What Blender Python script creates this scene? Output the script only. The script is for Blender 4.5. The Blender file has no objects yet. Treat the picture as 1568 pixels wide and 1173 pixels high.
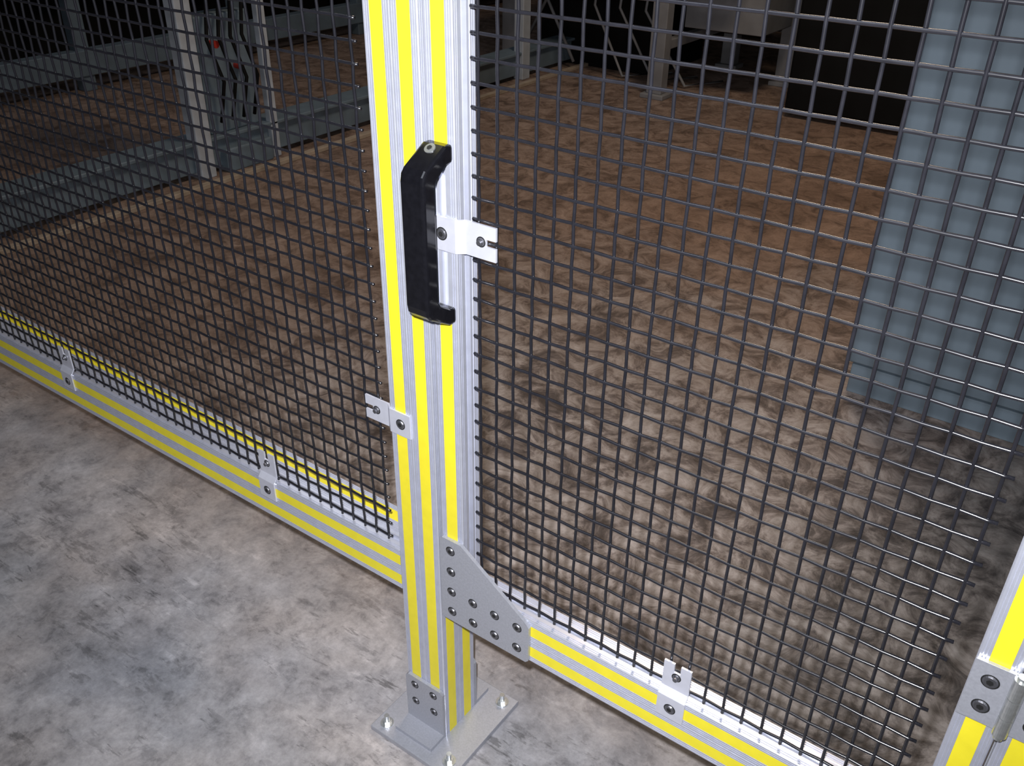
import bpy, bmesh, math, random
from mathutils import Vector, Matrix, Euler
random.seed(7)
scn=bpy.context.scene
scn.view_settings.view_transform='Standard'
scn.view_settings.look='None'
COL=bpy.context.collection
# ------------------------------------------------------------ materials
def newmat(n):
    m=bpy.data.materials.new(n);m.use_nodes=True
    nt=m.node_tree;b=nt.nodes['Principled BSDF'];return m,nt,b
def simple(n,c,rough=.4,metal=0.,var=.12,scale=40,bump=0.0,spec=.5,bscale=None):
    m,nt,b=newmat(n)
    b.inputs['Metallic'].default_value=metal;b.inputs['Roughness'].default_value=rough
    b.inputs['Specular IOR Level'].default_value=spec
    tc=nt.nodes.new('ShaderNodeTexCoord');no=nt.nodes.new('ShaderNodeTexNoise');no.inputs['Scale'].default_value=scale;no.inputs['Detail'].default_value=5
    nt.links.new(tc.outputs['Object'],no.inputs['Vector'])
    cr=nt.nodes.new('ShaderNodeValToRGB');nt.links.new(no.outputs['Fac'],cr.inputs[0])
    cr.color_ramp.elements[0].position=.3;cr.color_ramp.elements[1].position=.7
    cr.color_ramp.elements[0].color=[x*(1-var) for x in c]+[1];cr.color_ramp.elements[1].color=[min(1,x*(1+var)) for x in c]+[1]
    nt.links.new(cr.outputs[0],b.inputs['Base Color'])
    if bump:
        n2=no
        if bscale:
            n2=nt.nodes.new('ShaderNodeTexNoise');n2.inputs['Scale'].default_value=bscale;nt.links.new(tc.outputs['Object'],n2.inputs['Vector'])
        bp=nt.nodes.new('ShaderNodeBump');bp.inputs['Strength'].default_value=bump;bp.inputs['Distance'].default_value=.001
        nt.links.new(n2.outputs['Fac'],bp.inputs['Height']);nt.links.new(bp.outputs[0],b.inputs['Normal'])
    return m
ALU=simple('anodised_aluminium',(.66,.68,.78),.27,.55,.05,60)
CAST=simple('matt_aluminium_plate',(.43,.44,.49),.42,.4,.08,300,bump=.12)
CLIPM=simple('clip_aluminium',(.70,.71,.80),.38,.4,.04,80)
YEL=simple('yellow_slot_cover',(.86,.74,.030),.36,0,.04,50)
BLK=simple('black_powder_coat',(.014,.014,.018),.19,0,.2,60,spec=.9)
PLAST=simple('black_handle_plastic',(.006,.006,.008),.14,0,.2,120,spec=.65)
STEEL=simple('bolt_steel',(.20,.20,.22),.35,.8,.1,200)
ZINC=simple('zinc_bolt',(.60,.62,.62),.3,.8,.1,200)
HOLE=simple('socket_dark',(.012,.012,.012),.6,0,.1,50)
CAB=simple('blue_grey_cabinet_paint',(.205,.265,.32),.5,0,.06,6)
BLUEG=simple('blue_grey_machine_paint',(.15,.20,.245),.5,0,.12,9)
GREY=simple('grey_machine_paint',(.25,.25,.26),.5,0,.12,9)
WHITEP=simple('pale_column_paint',(.46,.50,.55),.5,0,.1,12)
DARK=simple('dark_machine_housing',(.005,.005,.005),.7,0,.3,5,spec=.2)
RED=simple('red_valve',(.4,.03,.02),.4,0,.1,30)
WALL=simple('dark_factory_wall',(.03,.027,.025),.8,0,.3,2)
BEIGE=simple('beige_floor_strip',(.42,.34,.26),.5,0,.2,14)
# floor
def floor_mat():
    m,nt,b=newmat('stained_shaded_concrete')
    N=nt.nodes;L=nt.links
    geo=N.new('ShaderNodeNewGeometry');sep=N.new('ShaderNodeSeparateXYZ');L.new(geo.outputs['Position'],sep.inputs[0])
    def noise(scale,detail=6,rough=.6,dist=0,vec=None):
        n=N.new('ShaderNodeTexNoise');n.inputs['Scale'].default_value=scale;n.inputs['Detail'].default_value=detail;n.inputs['Roughness'].default_value=rough;n.inputs['Distortion'].default_value=dist
        L.new(vec if vec else geo.outputs['Position'],n.inputs['Vector']);return n.outputs['Fac']
    def ramp(f,stops):
        r=N.new('ShaderNodeValToRGB');L.new(f,r.inputs[0]);e=r.color_ramp.elements
        e[0].position,e[0].color=stops[0][0],list(stops[0][1])+[1]
        e[1].position,e[1].color=stops[-1][0],list(stops[-1][1])+[1]
        for p,c in stops[1:-1]:
            x=e.new(p);x.color=list(c)+[1]
        return r.outputs[0]
    def mix(f,a,c,t='MIX'):
        x=N.new('ShaderNodeMix');x.data_type='RGBA';x.blend_type=t
        if isinstance(f,float): x.inputs[0].default_value=f
        else: L.new(f,x.inputs[0])
        for s,v in ((6,a),(7,c)):
            if isinstance(v,tuple): x.inputs[s].default_value=v
            else: L.new(v,x.inputs[s])
        return x.outputs[2]
    def math_(op,a,c,clamp=False):
        x=N.new('ShaderNodeMath');x.operation=op;x.use_clamp=clamp
        for i,v in enumerate((a,c)):
            if isinstance(v,(int,float)): x.inputs[i].default_value=v
            else: L.new(v,x.inputs[i])
        return x.outputs[0]
    def mrange(v,a,c,smooth=True):
        x=N.new('ShaderNodeMapRange');x.inputs[1].default_value=a;x.inputs[2].default_value=c;L.new(v,x.inputs[0])
        if smooth: x.interpolation_type='SMOOTHSTEP'
        return x.outputs[0]
    def moved(off,rot=0,sc=(1,1,1),src=None):
        mp=N.new('ShaderNodeMapping');mp.inputs['Rotation'].default_value=(0,0,rot);mp.inputs['Scale'].default_value=sc;mp.inputs['Location'].default_value=(off,off*.7,off*.3)
        L.new(src if src else geo.outputs['Position'],mp.inputs[0]);return mp.outputs[0]
    big=noise(2.2,8,.62,.5)
    med=noise(7,10,.72,.2)
    med2=noise(17,10,.76,.2,moved(5))
    fine=noise(90,4,.7)
    grey=ramp(big,[(.30,(.29,.29,.305)),(.42,(.365,.36,.368)),(.58,(.435,.424,.424)),(.75,(.36,.355,.362))])
    warm=ramp(noise(2.6,4,.5,.2),[(.35,(.94,.96,1.02)),(.65,(1.05,.98,.95))])
    grey=mix(1.0,grey,warm,'MULTIPLY')
    grey=mix(.8,grey,ramp(med,[(.36,(.52,.52,.53)),(.45,(.85,.85,.85)),(.55,(1.0,1.0,1.0)),(.66,(1.25,1.25,1.25))]),'MULTIPLY')
    grey=mix(.75,grey,ramp(med2,[(.37,(.50,.50,.51)),(.45,(.86,.86,.86)),(.55,(1.05,1.05,1.05)),(.66,(1.3,1.3,1.3))]),'MULTIPLY')
    # short scuff marks, several directions, each only in its own patches
    for rot,sc,lo,hi,dk,off,amt,mo in ((.3,(7,24,1),.38,.43,.55,2,.8,31),(1.25,(8,26,1),.38,.43,.55,5,.8,41),(2.4,(7,25,1),.38,.43,.55,9,.8,53),(1.9,(9,40,1),.36,.40,.42,15,.8,67),(.7,(9,44,1),.36,.40,.42,19,.8,71)):
        f=noise(1.0,9,.68,.2,moved(off,rot,sc));mk=noise(3.4,3,.5,0,moved(mo))
        dark=mix(1.0,grey,ramp(f,[(lo,(dk,dk,dk)),(hi,(1,1,1))]),'MULTIPLY')
        grey=mix(math_('MULTIPLY',mrange(mk,.50,.60),amt),grey,dark)
    for rot,sc,off,mo in ((.9,(8,36,1),23,83),(2.1,(8,34,1),27,97)):
        f=noise(1.0,9,.68,.2,moved(off,rot,sc));mk=noise(3.4,3,.5,0,moved(mo))
        lite=mix(1.0,grey,ramp(f,[(.58,(1,1,1)),(.63,(1.32,1.31,1.30))]),'MULTIPLY')
        grey=mix(math_('MULTIPLY',mrange(mk,.48,.58),.8),grey,lite)
    brown=ramp(big,[(.3,(.19,.120,.084)),(.5,(.26,.168,.122)),(.7,(.31,.207,.152))])
    mott=noise(8,10,.76,.9)
    blot=ramp(mott,[(.38,(.35,.34,.33)),(.46,(.78,.77,.76)),(.54,(1.08,1.08,1.08)),(.64,(1.4,1.42,1.45))])
    brown=mix(.75,brown,blot,'MULTIPLY')
    pink=ramp(mott,[(.38,(.115,.091,.082)),(.455,(.235,.188,.168)),(.52,(.41,.342,.308)),(.63,(.58,.51,.475))])
    shade_grey=ramp(mott,[(.38,(.062,.055,.052)),(.46,(.145,.127,.117)),(.55,(.28,.25,.23)),(.67,(.39,.36,.34))])
    yy=math_('ADD',sep.outputs[1],math_('MULTIPLY',math_('SUBTRACT',big,.5),1.8))
    inside=mix(mrange(yy,1.0,3.0),pink,brown)
    xx=math_('ADD',sep.outputs[0],math_('MULTIPLY',math_('SUBTRACT',big,.5),1.0))
    inside=mix(mrange(xx,-.6,-1.8),inside,mix(.75,pink,brown))
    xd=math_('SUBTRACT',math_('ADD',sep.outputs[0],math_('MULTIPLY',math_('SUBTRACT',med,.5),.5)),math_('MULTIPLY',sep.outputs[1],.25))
    inside=mix(math_('MULTIPLY',mrange(xd,.0,.5),.85),inside,shade_grey)  # cabinet's shade painted into the floor colour as mottled dark grey
    y2=math_('ADD',sep.outputs[1],math_('MULTIPLY',math_('SUBTRACT',med,.5),.25))
    col=mix(mrange(y2,.08,.40),grey,inside)
    col=mix(.4,col,ramp(fine,[(.3,(.65,.65,.65)),(.6,(1.1,1.1,1.1))]),'MULTIPLY')
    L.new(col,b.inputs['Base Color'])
    b.inputs['Roughness'].default_value=.62
    bp=N.new('ShaderNodeBump');bp.inputs['Strength'].default_value=.3;bp.inputs['Distance'].default_value=.004
    L.new(med2,bp.inputs['Height']);L.new(bp.outputs[0],b.inputs['Normal'])
    return m
FLOOR=floor_mat()
# ------------------------------------------------------------ helpers
def finish(bm,name,mats,parent=None,smooth=False,bevel=0):
    bmesh.ops.recalc_face_normals(bm,faces=bm.faces)
    me=bpy.data.meshes.new(name);bm.to_mesh(me);bm.free()
    for m in mats: me.materials.append(m)
    if smooth:
        for p in me.polygons: p.use_smooth=True
    o=bpy.data.objects.new(name,me);COL.objects.link(o)
    if parent: o.parent=parent
    if bevel:
        md=o.modifiers.new('bevel','BEVEL');md.width=bevel;md.segments=3;md.limit_method='ANGLE';md.angle_limit=math.radians(40)
    return o
def empty(name):
    e=bpy.data.objects.new(name,None);COL.objects.link(e);e.empty_display_size=.1;return e
def box(bm,a,b,mi=0):
    vs=[bm.verts.new((x,y,z)) for x in (a[0],b[0]) for y in (a[1],b[1]) for z in (a[2],b[2])]
    for f in ((0,1,3,2),(4,6,7,5),(0,4,5,1),(2,3,7,6),(0,2,6,4),(1,5,7,3)):
        bm.faces.new([vs[i] for i in f]).material_index=mi
def prism(bm,poly,fn,t0,t1,mi=0):
    a=[bm.verts.new(fn(u,v,t0)) for u,v in poly];b=[bm.verts.new(fn(u,v,t1)) for u,v in poly]
    n=len(poly)
    bm.faces.new(a).material_index=mi;bm.faces.new(b[::-1]).material_index=mi
    for i in range(n): bm.faces.new([a[i],b[i],b[(i+1)%n],a[(i+1)%n]]).material_index=mi
def cyl(bm,c,axis,r,h,seg=20,mi=0,r2=None):
    c=Vector(c);ax=Vector(axis).normalized();t=ax.orthogonal().normalized();s=ax.cross(t)
    r2=r if r2 is None else r2
    A=[];B=[]
    for i in range(seg):
        an=2*math.pi*i/seg;d=t*math.cos(an)+s*math.sin(an)
        A.append(bm.verts.new(c+d*r));B.append(bm.verts.new(c+ax*h+d*r2))
    bm.faces.new(A).material_index=mi;bm.faces.new(B[::-1]).material_index=mi
    for i in range(seg): bm.faces.new([A[i],B[i],B[(i+1)%seg],A[(i+1)%seg]]).material_index=mi
def tube(bm,pts,r,seg=6,mi=0,side=None):
    rings=[];pts=[Vector(p) for p in pts]
    for i,p in enumerate(pts):
        d=(pts[min(i+1,len(pts)-1)]-pts[max(i-1,0)]).normalized()
        t=(Vector(side) if side else d.orthogonal()).normalized();s=d.cross(t).normalized();t=s.cross(d)
        rings.append([bm.verts.new(p+(t*math.cos(2*math.pi*k/seg)+s*math.sin(2*math.pi*k/seg))*r) for k in range(seg)])
    for a,b in zip(rings,rings[1:]):
        for k in range(seg): bm.faces.new([a[k],a[(k+1)%seg],b[(k+1)%seg],b[k]]).material_index=mi
    bm.faces.new(rings[0][::-1]).material_index=mi;bm.faces.new(rings[-1]).material_index=mi
def bolt(bm,c,ax=(0,-1,0),r=.0068,mi_s=1,mi_h=2):
    c=Vector(c);a=Vector(ax)
    cyl(bm,c-a*.001,a,r+.0012,.0014,20,mi_h)
    cyl(bm,c,a,r,.0022,20,mi_s,r*.82)
    cyl(bm,c+a*.0021,a,r*.48,.0003,6,mi_h)
M=.045
def section(nu,nv):
    pts=[]
    def face(n):
        out=[(.0014,0)]
        def g(a,b,d): out.extend([(a,0),(a+.0002,d),(b-.0002,d),(b,0)])
        for k in range(n):
            o=k*M
            if k: g(o-.0007,o+.0007,.0009)
            g(o+.0038,o+.0053,.0014);g(o+.0073,o+.0088,.0014)
            out.extend([(o+.0115,0),(o+.0116,.0010),(o+.0170,.0010),(o+.0171,.009),(o+.0279,.009),(o+.0280,.0010),(o+.0334,.0010),(o+.0335,0)])
            g(o+.0362,o+.0377,.0014);g(o+.0397,o+.0412,.0014)
        out.append((n*M-.0014,0));return out
    W,H=nu*M,nv*M
    pts+=[(s,d) for s,d in face(nu)]
    pts+=[(W-d,s) for s,d in face(nv)]
    pts+=[(W-s,H-d) for s,d in face(nu)]
    pts+=[(d,H-s) for s,d in face(nv)]
    return pts
def profile(name,nu,nv,length,fn,strips,parent):
    bm=bmesh.new();prism(bm,section(nu,nv),fn,0,length,0)
    W,H=nu*M,nv*M
    for f,k,segs in strips:
        for t0,t1 in segs:
            a,b=k*M+.0117,k*M+.0333;d0,d1=.0003,.0009
            P=[(a,d1),(a,d0+.0003),(a+.0006,d0),(b-.0006,d0),(b,d0+.0003),(b,d1)]
            if f==0: q=P
            elif f==1: q=[(W-d,s) for s,d in P]
            elif f==2: q=[(s,H-d) for s,d in P]
            else: q=[(d,s) for s,d in P]
            prism(bm,q,fn,t0,t1,1)
    return finish(bm,name,[ALU,YEL],parent)
def vert(x,y,z): return lambda u,v,t:(x+u,y+v,z+t)
def horx(x,y,z): return lambda u,v,t:(x+t,y+u,z+v)
PX=-.004; GX=.094; ZR=.345; TOP=2.05; GR=.858
# ------------------------------------------------------------ posts
def fence_post(x,name):
    e=empty(name)
    H=TOP+.05
    st=[(f,k,[(0.0,H-.012)]) for f in (0,1,2) for k in (0,1)]
    profile('post_profile',2,2,H-.012,vert(x,0,.012),st,e)
    bm=bmesh.new();box(bm,(x,0,TOP+.05),(x+.09,.09,TOP+.056));finish(bm,'end_cap',[HOLE],e,bevel=.001)
    bm=bmesh.new();box(bm,(x-.045,-.068,0),(x+.155,.150,.012))
    finish(bm,'base_plate',[CAST],e,bevel=.0015)
    bm=bmesh.new()
    for (sy,y0) in ((-1,0),(1,.09)):
        f=lambda u,v,t,sy=sy,y0=y0:(x+u,y0+sy*t,.012+v)
        prism(bm,[(0,0),(.09,0),(.09,.118),(.084,.125),(.006,.125),(0,.118)],f,0.0002,.007)
        box(bm,(x,y0+sy*.007,.012),(x+.09,y0+sy*.045,.020))
        for dx in (.0225,.0675):
            for dz in (.060,.105): bolt(bm,(x+dx,y0+sy*.007,dz+.012),(0,sy,0),.0075)
    finish(bm,'base_bracket',[CAST,STEEL,HOLE],e)
    bm=bmesh.new()
    for (ax,ay) in ((x-.022,-.045),(x+.130,-.040),(x+.130,.128),(x-.022,.128)):
        cyl(bm,(ax,ay,.012),(0,0,1),.013,.0022,24)
        cyl(bm,(ax,ay,.0142),(0,0,1),.0085,.008,6)
        cyl(bm,(ax,ay,.0222),(0,0,1),.005,.012,14)
    finish(bm,'anchor_bolts',[ZINC],e)
    return e
fence_post(PX,'fence_post');fence_post(GR+.045+.004,'fence_post');fence_post(PX-2.4,'fence_post')
# ------------------------------------------------------------ mesh
PITCH=.0285
def wire_mesh(name,x0,x1,z0,z1,y,parent,pitch=PITCH,r=.0022,stub=.010,mat=BLK):
    bm=bmesh.new();A=.0008
    nx=int((x1-x0-2*stub)/pitch)+1;nz=int((z1-z0-2*stub)/pitch)+1
    xs=[x0+stub+i*pitch for i in range(nx)];zs=[z0+stub+i*pitch for i in range(nz)]
    for i,x in enumerate(xs):
        P=[(x,y+.0004,zs[0]-stub)]
        for j,z in enumerate(zs):
            s=1 if (i+j)%2 else -1
            P+=[(x,y+.0004+s*A,z)]
        P.append((x,y+.0004,zs[-1]+stub));tube(bm,P,r,8,side=(0,1,0))
    for j,z in enumerate(zs):
        P=[(xs[0]-stub,y,z)]
        for i,x in enumerate(xs):
            s=-1 if (i+j)%2 else 1
            P+=[(x,y-.0004+s*A,z)]
        P.append((xs[-1]+stub,y,z));tube(bm,P,r,8,side=(0,1,0))
    return finish(bm,name,[mat],parent,smooth=True)
# ------------------------------------------------------------ clips
CY=.0085
def clip(bm,mode,c,e0,sgn=1,w=.043):
    th=.0032
    def off(p,i):
        a=Vector(p[max(i-1,0)]);b=Vector(p[i]);c2=Vector(p[min(i+1,len(p)-1)])
        d=((b-a).normalized() if i>0 else Vector((0,0)))+((c2-b).normalized() if i<len(p)-1 else Vector((0,0)))
        d.normalize();return (b.x+d.y*th,b.y-d.x*th)
    def P(u,v,t):
        if mode=='z': return (c+t,v,e0+sgn*u)
        return (e0+sgn*u,v,c+t)
    main=[(-.042,-.0002),(-.001,-.0002),(.010,CY),(.044,CY)]
    prism(bm,main+[off(main,i) for i in range(len(main))][::-1],P,-w/2,w/2)
    tail=[(.044,CY),(.060,CY),(.060,CY-th),(.044,CY-th)]
    prism(bm,tail,P,-w/2,-.005);prism(bm,tail,P,.005,w/2)
    bolt(bm,P(-.0225,-.0034,0),(0,-1,0),.0080)
    bolt(bm,P(.036,CY-th,0),(0,-1,0),.0062)
    b=P(.036,CY-th,0)
    cyl(bm,(b[0],b[1]-.002,b[2]),(0,-1,0),.0035,.004,12,1)
CM=[CLIPM,STEEL,HOLE]
YM=CY+.0034
# ------------------------------------------------------------ left fence panel
fp=empty('wire_mesh_guard_panel')
xl=PX-2.4+.0905
Lr=PX-.0005-xl
profile('bottom_rail',2,2,Lr,horx(xl,0,ZR),[(f,k,[(0,Lr)]) for f,k in ((3,0),(3,1),(2,1),(1,0),(1,1))],fp)
profile('top_rail',2,1,Lr,horx(xl,0,TOP),[(3,0,[(0,Lr)]),(0,1,[(0,Lr)])],fp)
wire_mesh('wire_mesh',xl+.012,PX-.010,ZR+.092,TOP-.006,YM,fp)
bm=bmesh.new()
for x in (-.344,-1.024,-1.70,-2.2): clip(bm,'z',x,ZR+.09)
for x in (-.344,-1.024,-1.70,-2.2): clip(bm,'z',x,TOP,-1)
for z in (.711,1.55): clip(bm,'x',z,PX+.002,-1)
for z in (.711,1.55): clip(bm,'x',z,xl,1)
finish(bm,'mesh_clips',CM,fp)
# ------------------------------------------------------------ gate
gp=empty('safety_gate')
Hs=TOP+.02-ZR
profile('latch_stile',1,1,Hs,vert(GX,0,ZR),[(0,0,[(0,.590),(.812,Hs)])],gp)
profile('hinge_stile',1,1,Hs,vert(GR,0,ZR),[(0,0,[(0,Hs)]),(1,0,[(0,Hs)])],gp)
gx0=GX+.0452;gl=GR-.0002-gx0
profile('gate_bottom_rail',1,2,gl,horx(gx0,0,ZR),[(3,0,[(0,gl)]),(3,1,[(0,gl)])],gp)
profile('gate_top_rail',1,2,gl,horx(gx0,0,TOP+.02-.09),[(3,0,[(0,gl)]),(3,1,[(0,gl)])],gp)
wire_mesh('gate_wire_mesh',GX+.045+.018,GR-.002,ZR+.096,TOP-.078,YM,gp)
bm=bmesh.new()
clip(bm,'z',.523,ZR+.09)
clip(bm,'z',.523,TOP+.02-.09,-1)
for z in (1.052,1.75): clip(bm,'x',z,GX+.045,1,.047)
clip(bm,'x',1.40,GR,-1)
finish(bm,'gate_mesh_clips',CM,gp)
bm=bmesh.new()
def gusset(ox,oz,sx,sz):
    f=lambda u,v,t:(ox+sx*u,-t,oz+sz*v)
    c=.005
    prism(bm,[(c,0),(.18-c,0),(.18,c),(.18,.078),(.174,.086),(.049,.176),(.043,.18),(c,.18),(0,.18-c),(0,c)],f,.0002,.0062)
    for u,v in [(.0225,.0225+.045*i) for i in range(4)]+[(.0225+.045*i,.0225+.045*j) for i in (1,2,3) for j in (0,1)]:
        bolt(bm,f(u,v,.0062),(0,-1,0),.0078)
gusset(GX,ZR,1,1);gusset(GR+.045,ZR,-1,1);gusset(GX,TOP+.02,1,-1);gusset(GR+.045,TOP+.02,-1,-1)
finish(bm,'corner_gussets',[CAST,STEEL,HOLE],gp)
# handle
hd=empty('pull_handle')
bm=bmesh.new()
HX=GX+.0235
prof=[(0,1.174),(-.014,1.174),(-.052,1.152),(-.058,1.145),(-.060,1.135),(-.060,.965),(-.058,.955),(-.052,.948),(-.014,.926),(0,.926),
      (0,.949),(-.012,.951),(-.031,.963),(-.035,.970),(-.035,1.128),(-.031,1.135),(-.012,1.149),(0,1.151)]
prism(bm,prof,lambda u,v,t:(HX+t,u-.0003,v),-.0195,.0195)
finish(bm,'grip',[PLAST],hd,bevel=.0045)
bm=bmesh.new()
for z,s in ((1.1635,1),(.9365,-1)):
    cyl(bm,(HX,-.021,z+s*.005),(0,-1,s*1.5),.0075,.0030,20,0);cyl(bm,(HX,-.021-.0018,z+s*.0078),(0,-1,s*1.5),.0036,.0008,6,1)
finish(bm,'handle_screws',[ZINC,HOLE],hd)
# hinges
def hinge(z,name):
    h=empty(name);bm=bmesh.new()
    xc=GR+.047
    for s in (-1,1):
        f=lambda u,v,t:(xc+s*u,-t,z+v)
        prism(bm,[(.005,0),(.047,.0),(.047,.087),(.005,.087)],f,.0002,.005)
        for dz in (.024,.063): bolt(bm,(xc+s*(.0265),-.005,z+dz),(0,-1,0),.0085)
    finish(bm,'leaves',[CAST,STEEL,HOLE],h,bevel=.0008)
    bm=bmesh.new()
    for a,b in ((0,.028),(.029,.058),(.059,.087)): cyl(bm,(xc,-.009,z+a),(0,0,1),.0078,b-a,24)
    cyl(bm,(xc,-.009,z-.006),(0,0,1),.005,.006,16);cyl(bm,(xc,-.009,z+.087),(0,0,1),.0055,.005,16)
    finish(bm,'barrel',[ZINC],h)
hinge(.656,'gate_hinge');hinge(1.70,'gate_hinge')
# ------------------------------------------------------------ background
cb=empty('control_cabinet')
bm=bmesh.new();box(bm,(.285,1.76,0),(1.35,2.20,.10));finish(bm,'plinth',[CAB],cb,bevel=.003)
bm=bmesh.new();box(bm,(.270,1.765,.10),(1.355,2.20,2.0));finish(bm,'body',[CAB],cb,bevel=.006)
bm=bmesh.new();box(bm,(.279,1.742,.115),(.818,1.7645,1.985));box(bm,(.822,1.742,.115),(1.343,1.7645,1.985));finish(bm,'doors',[CAB],cb,bevel=.004)
bm=bmesh.new();box(bm,(.78,1.715,1.0),(.80,1.742,1.14));box(bm,(.84,1.715,1.0),(.86,1.742,1.14));finish(bm,'door_locks',[HOLE],cb,bevel=.004)
sf=empty('machine_side_frame')
bm=bmesh.new();box(bm,(-3.12,.3,.03),(-3.02,7,.17));box(bm,(-3.16,.3,.17),(-2.99,7,.19));finish(bm,'lower_beam',[BLUEG],sf,bevel=.006)
bm=bmesh.new();box(bm,(-2.90,.3,0),(-2.86,7,.022));finish(bm,'floor_strip',[BEIGE],sf,bevel=.003)
bm=bmesh.new()
for y in (.65,1.82): box(bm,(-3.06,y,0),(-2.98,y+.09,2.6))
box(bm,(-3.03,2.30,0),(-2.99,2.35,2.6));box(bm,(-3.06,4.6,0),(-2.98,4.69,2.6))
finish(bm,'columns',[WHITEP],sf,bevel=.006)
vu=empty('valve_unit')
bm=bmesh.new();box(bm,(-3.16,1.95,.19),(-3.03,2.28,.75));box(bm,(-3.14,1.98,.82),(-3.04,2.26,1.35));box(bm,(-3.05,1.98,0),(-2.97,2.28,.12));finish(bm,'housing',[BLUEG],vu,bevel=.01)
bm=bmesh.new()
for k in range(4):
    y=2.0+.07*k
    tube(bm,[(-3.0,y,.25),(-2.96,y+.02,.45),(-2.98,y-.03,.65),(-3.02,y+.04,.9),(-3.0,y,1.3)],.009,8)
finish(bm,'hoses',[DARK],vu,smooth=True)
bm=bmesh.new()
for y,z in ((2.03,.62),(2.16,.5),(2.2,.95),(2.05,1.1)): cyl(bm,(-3.03,y,z),(1,0,0),.018,.04,16)
finish(bm,'valves',[RED],vu)
cv=empty('conveyor_frame')
bm=bmesh.new();box(bm,(-5.15,-1.5,.10),(-5.05,8,.26));box(bm,(-5.15,-1.5,.8),(-5.08,8,.9))
for k in range(8): box(bm,(-5.16,-1.4+1.3*k,0),(-5.07,-1.31+1.3*k,.9))
finish(bm,'frame_beams',[BLUEG],cv,bevel=.006)
bm=bmesh.new();box(bm,(-6.4,-1.5,.9),(-5.05,8,1.15));box(bm,(-6.3,-1.4,.0),(-5.7,7.9,.9));finish(bm,'conveyor_body',[DARK],cv,bevel=.01)
bn=empty('steel_workbench')
bm=bmesh.new()
for x,y in ((-3.48,5.1),(-2.0,4.72),(-2.0,5.9),(-3.48,6.2),(-1.45,5.6)):
    box(bm,(x-.05,y,0.03),(x+.06,y+.09,.95));box(bm,(x-.08,y-.03,0),(x+.09,y+.12,.03))
box(bm,(-3.5,5.12,.55),(-1.9,5.17,.62));box(bm,(-3.48,6.2,.25),(-1.5,6.25,.31));box(bm,(-2.02,4.8,.3),(-1.96,6.0,.36))
box(bm,(-1.95,5.0,.42),(-1.40,5.5,.72))
finish(bm,'legs_and_drawers',[GREY],bn,bevel=.005)
bm=bmesh.new();box(bm,(-3.7,4.65,.95),(-1.45,6.4,1.02));box(bm,(-3.3,5.3,0),(-2.3,6.1,.5));finish(bm,'top_and_lower_unit',[DARK],bn,bevel=.005)
bm=bmesh.new();tube(bm,[(-3.4,5.15,.05),(-2.9,5.14,.9)],.012,8);tube(bm,[(-2.9,5.15,.05),(-3.4,5.14,.9)],.012,8)
for k in range(3): tube(bm,[(-2.6+.2*k,5.0,.95),(-2.62+.2*k,4.95,.5),(-2.45+.25*k,5.1,.02),(-2.2+.2*k,5.4,.02)],.010,6)
finish(bm,'braces_and_cables',[GREY],bn,smooth=True)
mb=empty('machine_base')
bm=bmesh.new();box(bm,(-1.12,4.80,.05),(1.6,6.4,1.9));finish(bm,'housing',[DARK],mb,bevel=.02)
bm=bmesh.new()
for x in (-1.0,.2,1.4): box(bm,(x,4.95,0),(x+.1,5.05,.05))
box(bm,(-1.05,4.78,.95),(1.5,4.799,1.0));finish(bm,'feet_and_trim',[DARK],mb,bevel=.003)
# ------------------------------------------------------------ room
def slab(n,a,b,m):
    bm=bmesh.new();box(bm,a,b);return finish(bm,n,[m])
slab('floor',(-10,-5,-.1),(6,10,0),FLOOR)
slab('wall_back',(-10,10,0),(6,10.2,5),WALL);slab('wall_left',(-10.2,-5,0),(-10,10,5),WALL)
slab('wall_right',(6,-5,0),(6.2,10,5),WALL);slab('wall_front',(-10,-5.2,0),(6,-5,5),WALL)
slab('ceiling',(-10,-5,5),(6,10,5.1),WALL)
# ------------------------------------------------------------ light
w=bpy.data.worlds.new('world');scn.world=w;w.use_nodes=True
w.node_tree.nodes['Background'].inputs[0].default_value=(.5,.6,.8,1);w.node_tree.nodes['Background'].inputs[1].default_value=.1
def area(n,loc,tgt,size,p,c,sy=None):
    l=bpy.data.lights.new(n,'AREA');l.size=size;l.energy=p;l.color=c
    if sy: l.shape='RECTANGLE';l.size_y=sy
    o=bpy.data.objects.new(n,l);o.location=loc;COL.objects.link(o)
    o.rotation_euler=(Vector(tgt)-Vector(loc)).to_track_quat('-Z','Y').to_euler();return o
cam=bpy.data.cameras.new('camera');co=bpy.data.objects.new('camera',cam);COL.objects.link(co);scn.camera=co
co.location=(.8427,-.8613,1.5019);co.rotation_euler=(1.0261,-.0113,.6245)
cam.sensor_width=36;cam.sensor_fit='HORIZONTAL';cam.lens=1385.05/1568*36;cam.clip_start=.02
fl=bpy.data.lights.new('camera_flash','SPOT');fl.energy=165;fl.color=(.95,.96,1);fl.shadow_soft_size=.012;fl.spot_size=math.radians(108);fl.spot_blend=.95
fo=bpy.data.objects.new('camera_flash',fl);COL.objects.link(fo)
fo.location=Vector((.8427,-.8613,1.5019))+Euler((1.0261,-.0113,.6245)).to_matrix()@Vector((-.03,.06,0));fo.rotation_euler=(1.0261,-.0113,.6245)
area('background_fill',(-.4,2.9,4.0),(-.7,2.9,0),.8,54,(1,.81,.62))
area('background_fill',(-4.0,3.2,4.4),(-4.2,3.0,0),1.0,10,(.9,.92,1))  # unseen lamp added to lift the dim far background
area('background_fill',(-.6,-1.8,4.5),(-.8,-.3,0),1.6,26,(.82,.88,1))
